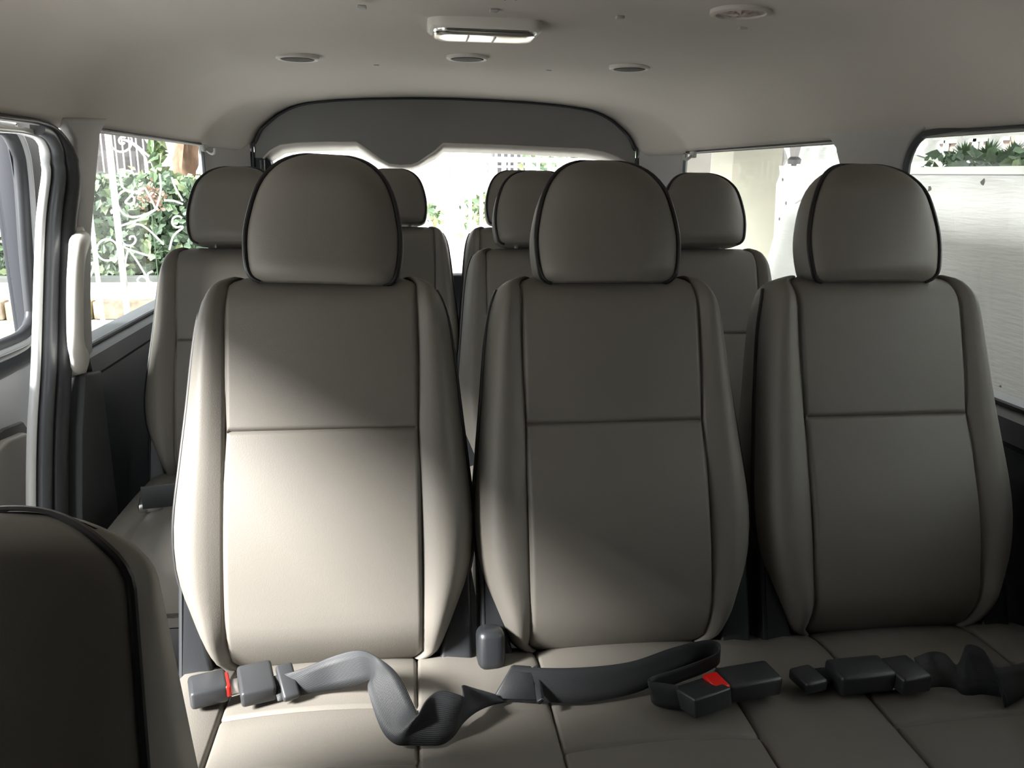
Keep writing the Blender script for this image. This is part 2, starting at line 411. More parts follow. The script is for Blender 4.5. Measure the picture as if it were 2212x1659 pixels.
def recliner(sx, Yt, Zt):
    """black recliner cover at the lower side of a backrest"""
    poly = [(.196, -.27), (.203, -.27), (.2085, -.36), (.2085, -.62), (.150, -.62), (.160, -.56), (.172, -.51), (.186, -.46)]  # upper strip extended to block daylight between neighbouring backs
    V = []
    for d in (.020, .105): V += [seat_pt(sx*u, d, v, Yt, Zt) for u, v in poly]
    n = len(poly); Fc = [tuple(range(n)), tuple(range(2*n-1, n-1, -1))]+[(i, (i+1) % n, n+(i+1) % n, n+i) for i in range(n)]
    return bevelled((V, Fc), .006, 3)
def make_seat(name, x, Ytop, Ztop, gap=.003, head=True, cushion=True, covers=(-1, 1), hr_tilt=0, hr_scale=1.0):
    by = Ytop-HB*math.sin(REC); base = Vector((x, by, 0))
    t = empty(name, base); Yt, Zt = Ytop-by, Ztop
    bk = obj('backrest', *backrest_mesh(Yt, Zt), LEATHER, t, angle=60)
    for sx in (-1, 1): obj('piping', *tube(edge_pts(sx, Yt, Zt), .0036, 8), PIPE, bk)
    if head:
        hm, pp = headrest_mesh(Yt, Zt, gap, hr_scale)
        if hr_tilt:
            piv = seat_pt(0, .03, gap, Yt, Zt); M = Matrix.Translation(piv) @ Matrix.Rotation(hr_tilt, 4, 'Y') @ Matrix.Translation(-piv)
            hm = ([M @ v for v in hm[0]], hm[1]); pp = [M @ v for v in pp]
        h = obj('headrest', *hm, LEATHER, t, angle=70)
        obj('headrest_piping', *tube(pp, .0034, 8), PIPE, h)
        for sx in (-1, 1): obj('headrest_post', *tube([seat_pt(sx*.055, .045, -.04, Yt, Zt), seat_pt(sx*.055, .045, gap+.02, Yt, Zt)], .006, 10), STEEL, h)
    for sx in covers:
        obj('recliner_cover', *recliner(sx, Yt, Zt), BLACK, t, angle=40)
    if cushion:
        obj('cushion', *cushion_mesh(), LEATHER, t, angle=60)
        obj('cushion_piping', *tube([Vector((-.20, -.435, .40)), Vector((.20, -.435, .40))], .0036, 8), PIPE, t)
        obj('seat_base', *box(0, -.20, .15, .34, .34, .30, .01), BLACK, t, angle=30)
    return t
def cushion_mesh():
    rings = []
    xs = [-.212, -.208, -.195, -.17, -.14, -.136, -.132, -.128, -.10, -.05, 0, .05, .10, .128, .132, .136, .14, .17, .195, .208, .212]
    for y, zt, inset in ((-.452, .36, .03), (-.455, .385, .01), (-.447, .410, .004), (-.43, .427, .001), (-.40, .438, 0), (-.3, .444, 0), (-.2, .445, 0), (-.1, .444, 0), (0, .44, 0), (.08, .43, 0)):
        ring = []
        for x in xs:
            e = max(0, (abs(x)-.17)/.042); z = zt-.03*e**2.5-.005*math.exp(-((abs(x)-.134)/.003)**2)+.008*max(0, 1-(x/.13)**2)
            ring.append(Vector((x*(1-inset), y, z)))
        ring += [Vector((.212*(1-inset), y, .34)), Vector((.20*(1-inset), y, .31)), Vector((-.20*(1-inset), y, .31)), Vector((-.212*(1-inset), y, .34))]
        rings.append(ring)
    return loft(rings)

Y1, Z1 = 1.200, .977
X1 = (-.291, .139, .576)
row1 = []
lab1 = ('taupe leatherette seat back beside the open sliding door, brightly lit on its left',
        'taupe leatherette seat back in the middle of the front three-seat bench',
        'dark shaded taupe seat back nearest the plaster wall, front bench')
for x, lb, tl, hs in zip(X1, lab1, (R(2.5), R(0), R(0)), (1.03, 1.015, 1.02)):
    s = make_seat('van_seat', x, Y1, Z1, -.003, True, False, (-1, 1), tl, hs)
    tag(s, lb, 'seat', 'seat backs of the front bench'); row1.append(s)
# round recline knob on the middle seat
kb = box(-.058, 1.028, .468, .040, .05, .058, .013, 4, Matrix.Rotation(-REC, 3, 'X'))
obj('recline_lever', [Vector(v)-row1[1].location for v in kb[0]], kb[1], BLACK, row1[1], angle=60)

# second row: single seat by the door side, pair by the wall; third row: four across
r2 = make_seat('van_seat', -.576, 2.036-.02, .948, .017)
tag(r2, 'single second-row seat in front of the gate window, headrest dark', 'seat', 'seats of the rear rows')
def clone(x, Yt, dz, label):
    c = copy_tree(r2); c.location = (x, Yt-HB*math.sin(REC), dz); c['label'] = label; return c
clone(.163, 2.016, 0, 'dark second-row seat half hidden behind the middle headrest')
clone(.593, 2.016, 0, 'dark second-row seat in front of the beige column window')
clone(-.215, 2.80, .004, 'third-row seat behind the lit seat, left of the bright gap')
clone(.215, 2.80, .004, 'third-row seat just right of the bright gap in the rear window')


# bench cushion of the first row
cxs = [c for c in X1]
gx = []
for c in cxs:
    for s in (-1, 1): gx += [c+s*.127+k*.002 for k in (-3, -2, -1, 0, 1, 2, 3)]
gx += [-.515, -.512, -.505, -.49, -.47, -.45]+[-.40+.04*k for k in range(0, 30)]+[.80, .815, .825, .83]
gx = sorted(x for x in set(round(x, 4) for x in gx) if -.516 <= x <= .831)
gy = sorted(set([round(v, 4) for v in [.655, .658, .665, .68, .70, .73]+[.76+.03*k for k in range(13)]+[g+k*.0022 for g in (.934, .828) for k in range(-3, 4)]+[1.125]]))
def cush_z(x, y):
    z = .445; c = min(cxs, key=lambda q: abs(q-x)); a = abs(x-c)
    z -= .0055*math.exp(-((a-.127)/.0026)**2)
    if a < .126:
        z += .008*(1-(a/.127)**2)
        for g in (.934, .828): z -= .0045*math.exp(-((y-g)/.003)**2)
    else: z += .006*max(0, 1-((a-.171)/.044)**2)
    for e, r_ in ((x+.516, .03), (.831-x, .03)):
        if e < r_: z -= .035*(1-e/r_)**2.5
    if y < .75: z -= .075*((.75-y)/.095)**2.5
    if y > 1.0: z -= .05*((y-1.0)/.125)**2
    return z
V = [Vector((x, y, cush_z(x, y))) for y in gy for x in gx]; n = len(gx); Fc = []
for j in range(len(gy)-1):
    for i in range(n-1): Fc.append((j*n+i, j*n+i+1, (j+1)*n+i+1, (j+1)*n+i))
loop = [i for i in range(n)]+[j*n+n-1 for j in range(1, len(gy))]+[(len(gy)-1)*n+i for i in range(n-2, -1, -1)]+[j*n for j in range(len(gy)-2, 0, -1)]
o0 = len(V); V += [Vector((V[i].x, V[i].y, .31)) for i in loop]; m_ = len(loop)
for k in range(m_): Fc.append((loop[k], loop[(k+1) % m_], o0+(k+1) % m_, o0+k))
Fc.append(tuple(range(o0, o0+m_)))
bench = empty('bench_cushion', (.157, .9, 0))
bc = obj('cushion', [v-bench.location for v in V], Fc, LEATHER, bench, angle=60)
for x in (-.40, .157, .70): obj('bench_leg', *box(x-.157, 0, .155, .06, .36, .31, .008), BLACK, bench, angle=30)
tag(bench, 'long taupe leatherette bench cushion with stitched panels carrying three seat belts', 'cushion')

# foreground folding seat by the door
js = empty('folding_seat', (-.566, .43, 0))
tag(js, 'dark seat back without headrest, blurred in the lower left foreground', 'seat')
JT = R(16)
def jp(u, d, v): return Vector((u, .150+d*math.cos(JT)+v*math.sin(JT), .886-d*math.sin(JT)+v*math.cos(JT)))
def jwid(v): return .186+.028*min(1, -v/.45)-(.095*(1-math.sqrt(max(0, 1-((v+.060)/.060)**2))) if v > -.060 else 0)
rings = []; eR, eL = [], []
for k in range(40):
    v = -.52+.52*math.sin(math.pi/2*k/39); w = jwid(v); th = .042+.160*min(1, -v/.45)
    ring_ = []
    tr_ = .030*max(0, (v+.03)/.03)**2
    for f in (-1, -.985, -.95, -.85, -.6, -.3, 0, .3, .6, .85, .95, .985, 1):
        ring_.append(jp(w*f, tr_+.010*abs(f)**10-.004*(1-f*f), v))
    ring_ += [jp(w*1.03, .02+tr_, v), jp(w*1.05, .5*th+tr_*.5, v), jp(w*1.05, th-.012, v), jp(w*1.0, th, v), jp(0, th+.004, v), jp(-w*.97, th, v), jp(-w*1.02, th-.008, v), jp(-w*1.05, .5*th+tr_*.5, v), jp(-w*1.03, .02+tr_, v)]
    rings.append(ring_); eR.append(jp(w+.002, tr_+.011, v)); eL.append(jp(-w-.002, tr_+.011, v))
jb_ = obj('backrest', *loft(rings), LEATHER, js, angle=60)
obj('piping', *tube(eR+eL[::-1], .0038, 8), PIPE, jb_)
cm = cushion_mesh(); obj('cushion', [v+Vector((0, -.03, -.06)) for v in cm[0]], cm[1], LEATHER, js, angle=60)
obj('seat_base', *box(0, -.22, .125, .34, .30, .25, .01), BLACK, js, angle=30)

# ================================================================== SEAT BELTS
def ribbon(pairs, sub=6, th=.0016, anchor=None):
    A = cr([onZ(*a[:2], a[2]) for a, b in pairs], sub); B = cr([onZ(*b[:2], b[2]) for a, b in pairs], sub)
    NW = 5; V = []; Fc = []
    for a, b in zip(A, B):
        for k in range(NW): V.append(a.lerp(b, k/(NW-1)))
    for i in range(len(A)-1):
        for k in range(NW-1): Fc.append((i*NW+k, i*NW+k+1, (i+1)*NW+k+1, (i+1)*NW+k))
    return V, Fc, NW, len(A)
def belt_web(name, pairs, par):
    V, Fc, NW, N = ribbon(pairs); loc = par.location
    me = bpy.data.meshes.new(name); me.from_pydata([tuple(v-loc) for v in V], [], Fc); me.materials.append(WEB)
    uv = me.uv_layers.new(name='uv')
    for p in me.polygons:
        p.use_smooth = True
        for li_ in p.loop_indices:
            vi = me.loops[li_].vertex_index; uv.data[li_].uv = ((vi//NW)*.1, (vi % NW)/(NW-1))
    o = bpy.data.objects.new(name, me); COL.objects.link(o); o.parent = par
    so = o.modifiers.new('t', 'SOLIDIFY'); so.thickness = .0016; so.offset = 0
    return o
def bar(par, name, a, b, z, wid, hgt, m, bev=.004, roll=0, seg=3):
    """bevelled block whose long axis runs between two points lying at height z"""
    A, B = onZ(*a, z), onZ(*b, z); ax = (B-A); L = ax.length; ax.normalize()
    side = Vector((0, 0, 1)).cross(ax).normalized(); up = ax.cross(side)
    side, up = side*math.cos(roll)+up*math.sin(roll), up*math.cos(roll)-side*math.sin(roll)
    Rm = Matrix((ax, side, up)).transposed(); c = (A+B)/2-par.location
    V, Fc = box(c.x, c.y, c.z, L, wid, hgt, bev, seg, Rm)
    return obj(name, V, Fc, m, par, angle=45)
GREYB = mat('belt_buckle_plastic', (.034, .036, .039), .35, .5)
# belt of the lit seat
b1 = empty('seat_belt', onZ(560, 1500, .45))
tag(b1, 'buckled grey lap belt with a looping strap on the brightly lit seat', 'seat belt', 'lap belts on the front bench')
bk = bar(b1, 'buckle', (408, 1498), (492, 1478), .468, .046, .026, GREYB, .006)
bar(b1, 'release_button', (484, 1480), (497, 1477), .471, .036, .017, RED, .003).parent = bk
bar(b1, 'tongue_plate', (494, 1488), (530, 1478), .463, .036, .004, STEEL, .0015)
tg1 = bar(b1, 'tongue', (516, 1484), (592, 1467), .472, .058, .024, GREYB, .005, R(8))
bar(b1, 'strap_keeper', (603, 1478), (640, 1468), .474, .052, .012, GREYB, .004, R(25))
belt_web('webbing', [((586, 1462, .478), (600, 1515, .462)), ((650, 1446, .49), (670, 1498, .460)), ((718, 1418, .507), (735, 1488, .463)), ((772, 1405, .522), (790, 1472, .485)), ((812, 1418, .528), (800, 1468, .505)), ((858, 1455, .515), (795, 1492, .500)),
         ((892, 1520, .496), (822, 1572, .470)), ((902, 1545, .498), (852, 1606, .4565)), ((922, 1512, .506), (885, 1610, .455)), ((950, 1492, .510), (918, 1611, .455)), ((990, 1500, .506), (952, 1609, .455)), ((1003, 1505, .498), (978, 1592, .455)), ((1000, 1490, .492), (1002, 1560, .455)),
         ((1000, 1480, .486), (1030, 1538, .455)), ((1030, 1488, .478), (1062, 1524, .456)), ((1068, 1500, .470), (1095, 1516, .456))], b1)
# belt of the middle seat
b2 = empty('seat_belt', onZ(1300, 1490, .45))
tag(b2, 'buckled black lap belt with red release button in front of the middle seat', 'seat belt', 'lap belts on the front bench')
belt_web('webbing', [((1105, 1438, .490), (1062, 1512, .456)), ((1150, 1442, .490), (1166, 1516, .456)), ((1250, 1442, .492), (1262, 1518, .457)), ((1360, 1430, .498), (1375, 1496, .463)), ((1450, 1400, .512), (1452, 1456, .478)), ((1520, 1384, .520), (1520, 1424, .490)), ((1552, 1388, .520), (1552, 1424, .494)),
         ((1552, 1408, .512), (1548, 1438, .488)), ((1515, 1426, .500), (1515, 1456, .474)), ((1460, 1446, .492), (1462, 1476, .466)), ((1412, 1460, .490), (1412, 1502, .458)), ((1400, 1472, .490), (1412, 1520, .457)), ((1420, 1474, .488), (1440, 1530, .457)), ((1462, 1480, .484), (1500, 1534, .458))], b2)
V, Fc = [], []
bar(b2, 'adjuster_slide', (1157, 1441), (1168, 1516), .474, .010, .006, BLACK, .002, R(40))
an = [onZ(1108, 1437, .488), onZ(1066, 1511, .457), onZ(1160, 1514, .457), onZ(1148, 1440, .488)]
an = [p-b2.location for p in an]; nn = (an[1]-an[0]).cross(an[3]-an[0]).normalized()*.005
if nn.z < 0: nn = -nn
obj('anchor_sleeve', *bevelled(([p+nn for p in an]+[p-nn*.8 for p in an], [(0, 1, 2, 3), (7, 6, 5, 4), (0, 1, 5, 4), (1, 2, 6, 5), (2, 3, 7, 6), (3, 0, 4, 7)]), .002), BLACK, b2, angle=40)
bar(b2, 'tongue', (1478, 1518), (1556, 1492), .472, .046, .026, GREYB, .003, R(-12))
bk = bar(b2, 'buckle', (1556, 1482), (1672, 1462), .472, .046, .028, GREYB, .006)
bar(b2, 'release_button', (1531, 1486), (1562, 1479), .476, .034, .021, RED, .003).parent = bk
bar(b2, 'tongue_plate', (1540, 1494), (1566, 1490), .461, .030, .004, STEEL, .001)
# belt of the shaded seat
b3 = empty('seat_belt', onZ(1860, 1470, .45))
tag(b3, 'buckled black lap belt lying in the shade before the seat by the wall', 'seat belt', 'lap belts on the front bench')
bar(b3, 'anchor_tab', (1722, 1472), (1768, 1462), .466, .042, .018, GREYB, .005)
bar(b3, 'buckle_stalk', (1760, 1464), (1810, 1458), .462, .030, .012, BLACK, .004)
bk = bar(b3, 'buckle', (1798, 1464), (1916, 1452), .470, .048, .030, GREYB, .006)
bar(b3, 'release_button', (1912, 1456), (1922, 1455), .468, .032, .014, BLACK, .003).parent = bk
bar(b3, 'tongue_plate', (1915, 1474), (1935, 1472), .461, .030, .004, STEEL, .001)
bar(b3, 'tongue', (1922, 1462), (1984, 1452), .472, .054, .026, GREYB, .005)
belt_web('webbing', [((1975, 1420, .488), (1990, 1488, .458)), ((2010, 1408, .492), (2030, 1484, .460)), ((2042, 1412, .500), (2062, 1488, .462)), ((2066, 1436, .49), (2078, 1500, .458)), ((2080, 1410, .51), (2100, 1502, .458)), ((2090, 1392, .52), (2125, 1500, .460)), ((2120, 1400, .52), (2170, 1508, .462)),
         ((2135, 1420, .51), (2178, 1520, .458)), ((2150, 1440, .495), (2172, 1528, .456)), ((2175, 1440, .49), (2205, 1510, .458)), ((2215, 1430, .49), (2235, 1490, .46))], b3)
# belt hanging at the second-row seat
b4 = empty('seat_belt', (-.70, 1.78, .45))
tag(b4, 'black belt with bright buckle on the cushion of the single second-row seat', 'seat belt')
bar(b4, 'buckle', (300, 1092), (352, 1086), .452, .05, .02, STEEL, .004)
bar(b4, 'strap', (306, 1076), (385, 1068), .485, .004, .048, WEB, .001)

# ================================================================== FITTINGS
# assist grip on the pillar
gp = [onX(176, 512, -W+.02), onX(168, 540, -W+.05), onX(163, 600, -W+.055), onX(162, 680, -W+.055), onX(164, 740, -W+.05), onX(172, 775, -W+.035), onX(170, 800, -W+.012)]
g = empty('grab_handle', (-W, 1.85, .85)); tag(g, 'ivory vertical grab handle on the pillar by the door opening', 'handle')
P = cr([p-g.location for p in gp], 6)
rings = []
for i, p in enumerate(P):
    t = (P[min(i+1, len(P)-1)]-P[max(i-1, 0)]).normalized(); a = Vector((0, 1, 0)); a = (a-t*a.dot(t)).normalized(); b_ = t.cross(a)
    f = i/(len(P)-1); ra = .019 if f < .75 else .019+.006*math.sin(math.pi*min(1, (f-.75)/.25)); rb = .015
    rings.append([p+a*ra*math.cos(2*math.pi*k/14)+b_*rb*math.sin(2*math.pi*k/14) for k in range(14)])
obj('grip', *loft(rings), IVORY, g, angle=70)
for p in (gp[0], gp[-1]):
    q = p-g.location; obj('end_mount', *box(q.x-.012, q.y, q.z, .03, .04, .045, .008, 3), IVORY, g, angle=60)

# ceiling lamp
lm = empty('ceiling_lamp', (0, 1.80, 1.43)); tag(lm, 'rectangular interior light with glossy lens on the headliner', 'lamp')
def rrect(hx, hy, r, z, n=6, x0=0, y0=0):
    out = []
    for cx, cy, a0 in ((hx-r, hy-r, 0), (-hx+r, hy-r, 90), (-hx+r, -hy+r, 180), (hx-r, -hy+r, 270)):
        for k in range(n+1): a = R(a0+90*k/n); out.append(Vector((x0+cx+r*math.cos(a), y0+cy+r*math.sin(a), z)))
    return out
obj('housing', *loft([rrect(.118, .066, .035, .004), rrect(.118, .066, .035, -.012), rrect(.113, .061, .033, -.017)]), RING, lm, angle=50)
LENS = mat('lamp_reflector_lens', (.93, .92, .88), .22, .9, metal=1)
lv, lf_ = loft([rrect(.108, .056, .03, -.012), rrect(.107, .055, .03, -.020), rrect(.101, .050, .028, -.025), rrect(.085, .034, .022, -.0265), rrect(.05, .015, .01, -.027)])
lv = [Vector((v.x, v.y, v.z-(.02*(v.y+.056) if v.z < -.015 else 0))) for v in lv]
obj('lens', lv, lf_, LENS, lm, angle=60)
for x in (-.035, .02): obj('lens_rib', *box(x, 0, -.0285, .004, .07, .004, .0015, 2), RING, lm, angle=30)
# round ceiling vents
def vent(x, y, z, label, r=.056):
    v = empty('ceiling_vent', (x, y, z)); tag(v, label, 'vent', 'round air vents in the headliner')
    n = 32
    def ring(rr, zz): return [Vector((rr*math.cos(2*math.pi*k/n), rr*math.sin(2*math.pi*k/n), zz)) for k in range(n)]
    obj('vent_ring', *loft([ring(r, .004), ring(r, -.006), ring(r-.004, -.009), ring(r*.80, -.008), ring(r*.77, .000), ring(r*.77, .006)], cap=False), RING, v, angle=40)
    obj('vent_grille', *loft([ring(r*.77, -.0035), ring(r*.74, -.0092), ring(r*.40, -.0105), ring(.002, -.011)], cap=False), GRILLE, v)
    for k in range(5 if r > .06 else 0):
        xx = (k-2)*r*.3; h = math.sqrt((r*.76)**2-xx*xx); obj('vent_slat', *box(xx, 0, -.004, .003, 2*h, .004), GRILLE, v, False).location.z = -.008
    return v
vent(-.446, 2.325, 1.424, 'round ceiling vent furthest left in the rear row of three')
vent(.0, 2.30, 1.434, 'round ceiling vent in the middle of the rear row of three')
vent(.452, 2.325, 1.424, 'round ceiling vent furthest right in the rear row of three')
vent(.008, 1.452, 1.434, 'larger ceiling vent in front of the interior light, cut by the frame', .062)
# damaged vent: ring with a crumpled pale liner
dv = empty('damaged_vent', (.446, 1.53, 1.424)); tag(dv, 'broken round ceiling fitting with torn pinkish lining', 'vent')
n = 32
def ring(rr, zz): return [Vector((rr*math.cos(2*math.pi*k/n), rr*math.sin(2*math.pi*k/n), zz)) for k in range(n)]
obj('vent_ring', *loft([ring(.056, .004), ring(.056, -.005), ring(.050, -.008), ring(.045, -.007), ring(.044, .004)], cap=False), LINER, dv, angle=40)
rng = random.Random(3); cr_r = []
for rr in (.046, .036, .025, .013, .002):
    cr_r.append([Vector((rr*math.cos(2*math.pi*k/n), rr*math.sin(2*math.pi*k/n), -.003-rng.random()*.008*(1-rr/.05))) for k in range(n)])
obj('torn_lining', *loft(cr_r, cap=False), mat('torn_lining_pink', (.62, .52, .50), .6, .3, noise=.5, nscale=60, col2=(.22, .16, .15)), dv, angle=25)
# small clips pressed into the headliner
for px, py in ((782, 17), (1067, 25), (1339, 39), (813, 141), (1185, 152), (1604, 62)):
    p = onZ(px, py, 1.43-.012*(1 if abs(px-1046) > 250 else 0))
    obj('trim_clip', *box(p.x, p.y, p.z+.001, .016, .016, .006, .002), TRIM, ceil, angle=30)
# coat hooks at the rear pillars
def hook(loc, sx, label):
    h = empty('coat_hook', loc); tag(h, label, 'hook', 'coat hooks at the rear side windows')
    obj('hook_plate', *box(0, 0, 0, .012, .050, .024, .004), TRIM, h, angle=40)
    obj('hook_arm', *tube(cr([(-.004*sx, 0, -.004), (-.022*sx, 0, -.018), (-.034*sx, -.004, -.014), (-.036*sx, -.004, .0)], 5), .005, 8), TRIM, h)
hook((-W+.016, 3.03, 1.205), -1, 'small grey coat hook above the single second-row seat')
hook((W-.016, 2.93, 1.208), 1, 'small grey coat hook at the window by the beige column')

# ================================================================== SLIDING DOOR (slid back, outside the opening)
DX = -1.015
dr = empty('sliding_door', (DX, 1.4, .1)); tag(dr, 'white sliding door slid partly open outside the left opening', 'door')
L0 = dr.location
def dpan(name, poly, m, x0, x1, bev=.01, holes=None):
    V, Fc = prism(poly, 'x', x0, x1); V = [Vector(v)-L0 for v in V]
    return obj(name, *(bevelled((V, Fc), bev, 3) if bev else (V, Fc)), m, dr, angle=45)
# door skin as frame pieces round the window
y0d, y1d = .92, 2.00
dpan('lower_skin', [(y0d, .02), (y1d-.02, .02), (y1d, .4), (y1d, .745), (y0d, .745)], WPAINT, DX-.06, DX, .012)
dpan('rear_stile', [(1.925, .735), (y1d+.05, .735), (y1d+.05, 1.20), (1.99, 1.26), (1.925, 1.26)], NAVY, DX-.06, DX, .01)
dpan('front_stile', [(y0d, .735), (1.02, .735), (1.02, 1.26), (.96, 1.26), (y0d, 1.20)], WPAINT, DX-.06, DX, .01)
dpan('top_rail', [(.95, 1.235), (1.97, 1.235), (1.95, 1.27), (.97, 1.27)], WPAINT, DX-.06, DX, .006)
wp = [Vector((DX+.012, y, z))-L0 for y, z in [(1.06, .775), (1.5, .77), (1.76, .765)]+arc(1.80, .83, .075, .06, -70, 0, 4)+[(1.885, .95), (1.905, 1.08)]+arc(1.835, 1.14, .075, .08, 0, 90, 5)+[(1.5, 1.222), (1.08, 1.222)]+arc(1.06, 1.17, .05, .05, 90, 180, 4)+[(1.01, .9)]]
def flat_band(path, wa, wb, name, m):
    P = cr(path, 4, True); N = len(P); rings = []
    for i, p in enumerate(P):
        t = (P[(i+1) % N]-P[i-1]).normalized(); nr = Vector((0, t.z, -t.y)); xv = Vector((1, 0, 0))
        rings.append([p+nr*wa*math.cos(2*math.pi*k/10)+xv*wb*math.sin(2*math.pi*k/10) for k in range(10)])
    V, Fc = loft(rings, cap=False); m_ = len(rings)
    for j in range(10): Fc.append(((m_-1)*10+j, (m_-1)*10+(j+1) % 10, (j+1) % 10, j))
    return obj(name, V, Fc, m, dr, angle=70)
dr.location.y += .035
flat_band(wp, .024, .016, 'window_rubber', RUBBER)
flat_band([p+Vector((.010, 0, 0)) for p in wp], .007, .014, 'window_bead', mat('grey_window_bead', (.35, .36, .37), .3, .5))
wpo = [Vector((DX+.004, y, z))-L0 for y, z in [(1.0, .738), (1.5, .735), (1.85, .735), (1.935, .752), (1.945, .85), (1.952, 1.05), (1.950, 1.16), (1.925, 1.225), (1.86, 1.25), (1.5, 1.252), (1.05, 1.252), (.99, 1.2), (.975, .95), (.98, .77)]]
flat_band(wpo, .030, .008, 'dark_frame_trim', NAVY)
dpan('pane', [(1.0, .75), (1.92, .75), (1.92, 1.24), (1.0, 1.24)], GLASSR, DX-.03, DX-.026, 0)
card = [(1.03, .08), (1.84, .08), (1.845, .40), (1.825, .52), (1.785, .575), (1.70, .585), (1.03, .48)]
dpan('door_card', card, mat('ivory_door_card', (.62, .59, .53), .5, .3, bump=.1, bscale=500), DX-.002, DX+.022, .008)
dpan('card_edging', [(y*1.0+(.022 if y > 1.6 else -.01), z+(.018 if z > .45 else 0)) for y, z in card], mat('card_edging_grey', (.12, .115, .11), .5, .3), DX-.004, DX+.006, .004)

# ================================================================== OUTSIDE
GZ = -.65
CONC = mat('street_concrete', (.62, .61, .58), .9, .2, noise=.15, nscale=.8)
WHITEW = mat('white_render', (.85, .85, .83), .85, .2, noise=.04, nscale=2)
def facing(name, poly_px, Y, th, m, label=None, cat=None, par=None):
    P = [onY(*p, Y) for p in poly_px]; loc = par.location if par else Vector((0, 0, 0))
    V, Fc = prism([(p.x, p.z) for p in P], 'y', Y, Y+th); V = [Vector(v)-loc for v in V]
    o = obj(name, V, Fc, m, par, False)
    if label: tag(o, label, cat)
    return o
struct(obj('ground', *box(0, 20, GZ-.05, 90, 80, .1), CONC, smooth=False), 'pale concrete street and driveway')
# pavement and kerb on the far side of the street
struct(obj('pavement', *box(-6, 14.2, GZ+.09, 24, 7.6, .18), mat('pavement_stone', (.60, .56, .50), .9, .2, noise=.2, nscale=1.5), smooth=False), 'pavement across the street')
kb_ = empty('kerb', (-6, 10.35, GZ)); tag(kb_, 'weathered yellow and tan kerb across the street', 'kerb')
KM = [mat('kerb_yellow', (.55, .45, .24), .9, .2, noise=.5, nscale=6), mat('kerb_tan', (.46, .38, .29), .9, .2, noise=.5, nscale=6)]
for k in range(22):
    obj('kerb_stone', *box(-10.5+k*1.0, 0, .11+.004*(k % 3), .97, .22, .22, .02), KM[k % 2], kb_, angle=40)
# planter wall and hedge across the street
struct(obj('planter_wall', *box(-7.0, 12.5, -.52, 9.4, .20, .26, .02), mat('planter_wall_grey', (.20, .21, .20), .9, .2, noise=.3, nscale=3)), 'low dark wall under the hedge')
LEAFM = []  # leaf tones paled to include glare from the window glass
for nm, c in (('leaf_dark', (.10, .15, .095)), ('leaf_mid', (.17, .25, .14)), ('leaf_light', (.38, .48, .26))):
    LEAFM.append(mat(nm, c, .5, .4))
def foliage(name, cfunc, n, size, par, weights=(5, 4, 2), rnd=None, mats=LEAFM):
    rnd = rnd or random.Random(1); V = []; Fc = []; mi = []
    for _ in range(n):
        c = cfunc(rnd); s = size*(.6+.8*rnd.random())
        d = Vector((rnd.gauss(0, 1), rnd.gauss(0, 1), rnd.gauss(0, .6))).normalized(); nrm = Vector((rnd.gauss(0, .7), -1+rnd.gauss(0, .5), rnd.gauss(.3, .5))).normalized()
        a = (d-nrm*d.dot(nrm)).normalized(); b_ = nrm.cross(a); o = len(V)
        for x, y, z in ((-.5, 0, 0), (-.15, .34, .05), (.2, .22, .03), (.6, 0, -.06), (.2, -.22, .03), (-.15, -.34, .05)): V.append(c+a*s*x+b_*s*y+nrm*s*z)
        Fc += [(o, o+1, o+2, o+3), (o, o+3, o+4, o+5)]; k = rnd.choices(range(len(mats)), weights)[0]; mi += [k, k]
    me = bpy.data.meshes.new(name); me.from_pydata([tuple(v-par.location) for v in V], [], Fc)
    for m in mats: me.materials.append(m)
    me.polygons.foreach_set('material_index', mi)
    o = bpy.data.objects.new(name, me); COL.objects.link(o); o.parent = par; o['kind'] = 'stuff'
    return o
hg = empty('ivy_hedge', (-6.2, 13.6, 0)); tag(hg, 'dense green ivy hedge behind the white iron gate', 'hedge')
obj('hedge_core', *box(0, 0, .20, 7.4, .7, 1.50, .2, 4), mat('hedge_core_green', (.08, .11, .075), .9, .1, noise=.4, nscale=5), hg)
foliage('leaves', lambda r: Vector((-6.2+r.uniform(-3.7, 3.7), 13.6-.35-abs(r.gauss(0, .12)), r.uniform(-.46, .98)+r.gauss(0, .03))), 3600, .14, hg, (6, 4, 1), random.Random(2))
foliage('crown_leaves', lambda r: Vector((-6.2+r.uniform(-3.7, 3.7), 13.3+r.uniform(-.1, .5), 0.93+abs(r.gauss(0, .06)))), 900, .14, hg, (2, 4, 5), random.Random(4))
# house across the street on the left: dark grilled window
hl = empty('street_house', (-6, 17.5, GZ)); tag(hl, 'white house with a dark barred window above the hedge', 'house')
facing('house_wall', [(-200, 900), (-200, 100), (340, 100), (340, 900)], 17.5, .3, WHITEW, par=hl)
wn = facing('window', [(205, 200), (336, 200), (336, 378), (205, 378)], 17.44, .05, mat('dark_window', (.12, .105, .11), .4, .5), par=hl)
IRON = mat('white_painted_iron', (.82, .82, .80), .5, .3)
for k in range(9):
    p = onY(212+k*15.2, 250, 17.3)-hl.location; q = onY(224+k*15.2, 376, 17.3)-hl.location
    obj('window_bar', *tube([(p.x, p.y, p.z+.6), (p.x, p.y, q.z)], .016, 6), IRON, hl)
facing('window_ledge', [(205, 374), (345, 374), (345, 392), (205, 392)], 17.3, .3, mat('ledge_grey', (.45, .44, .45), .9, .2), par=hl)
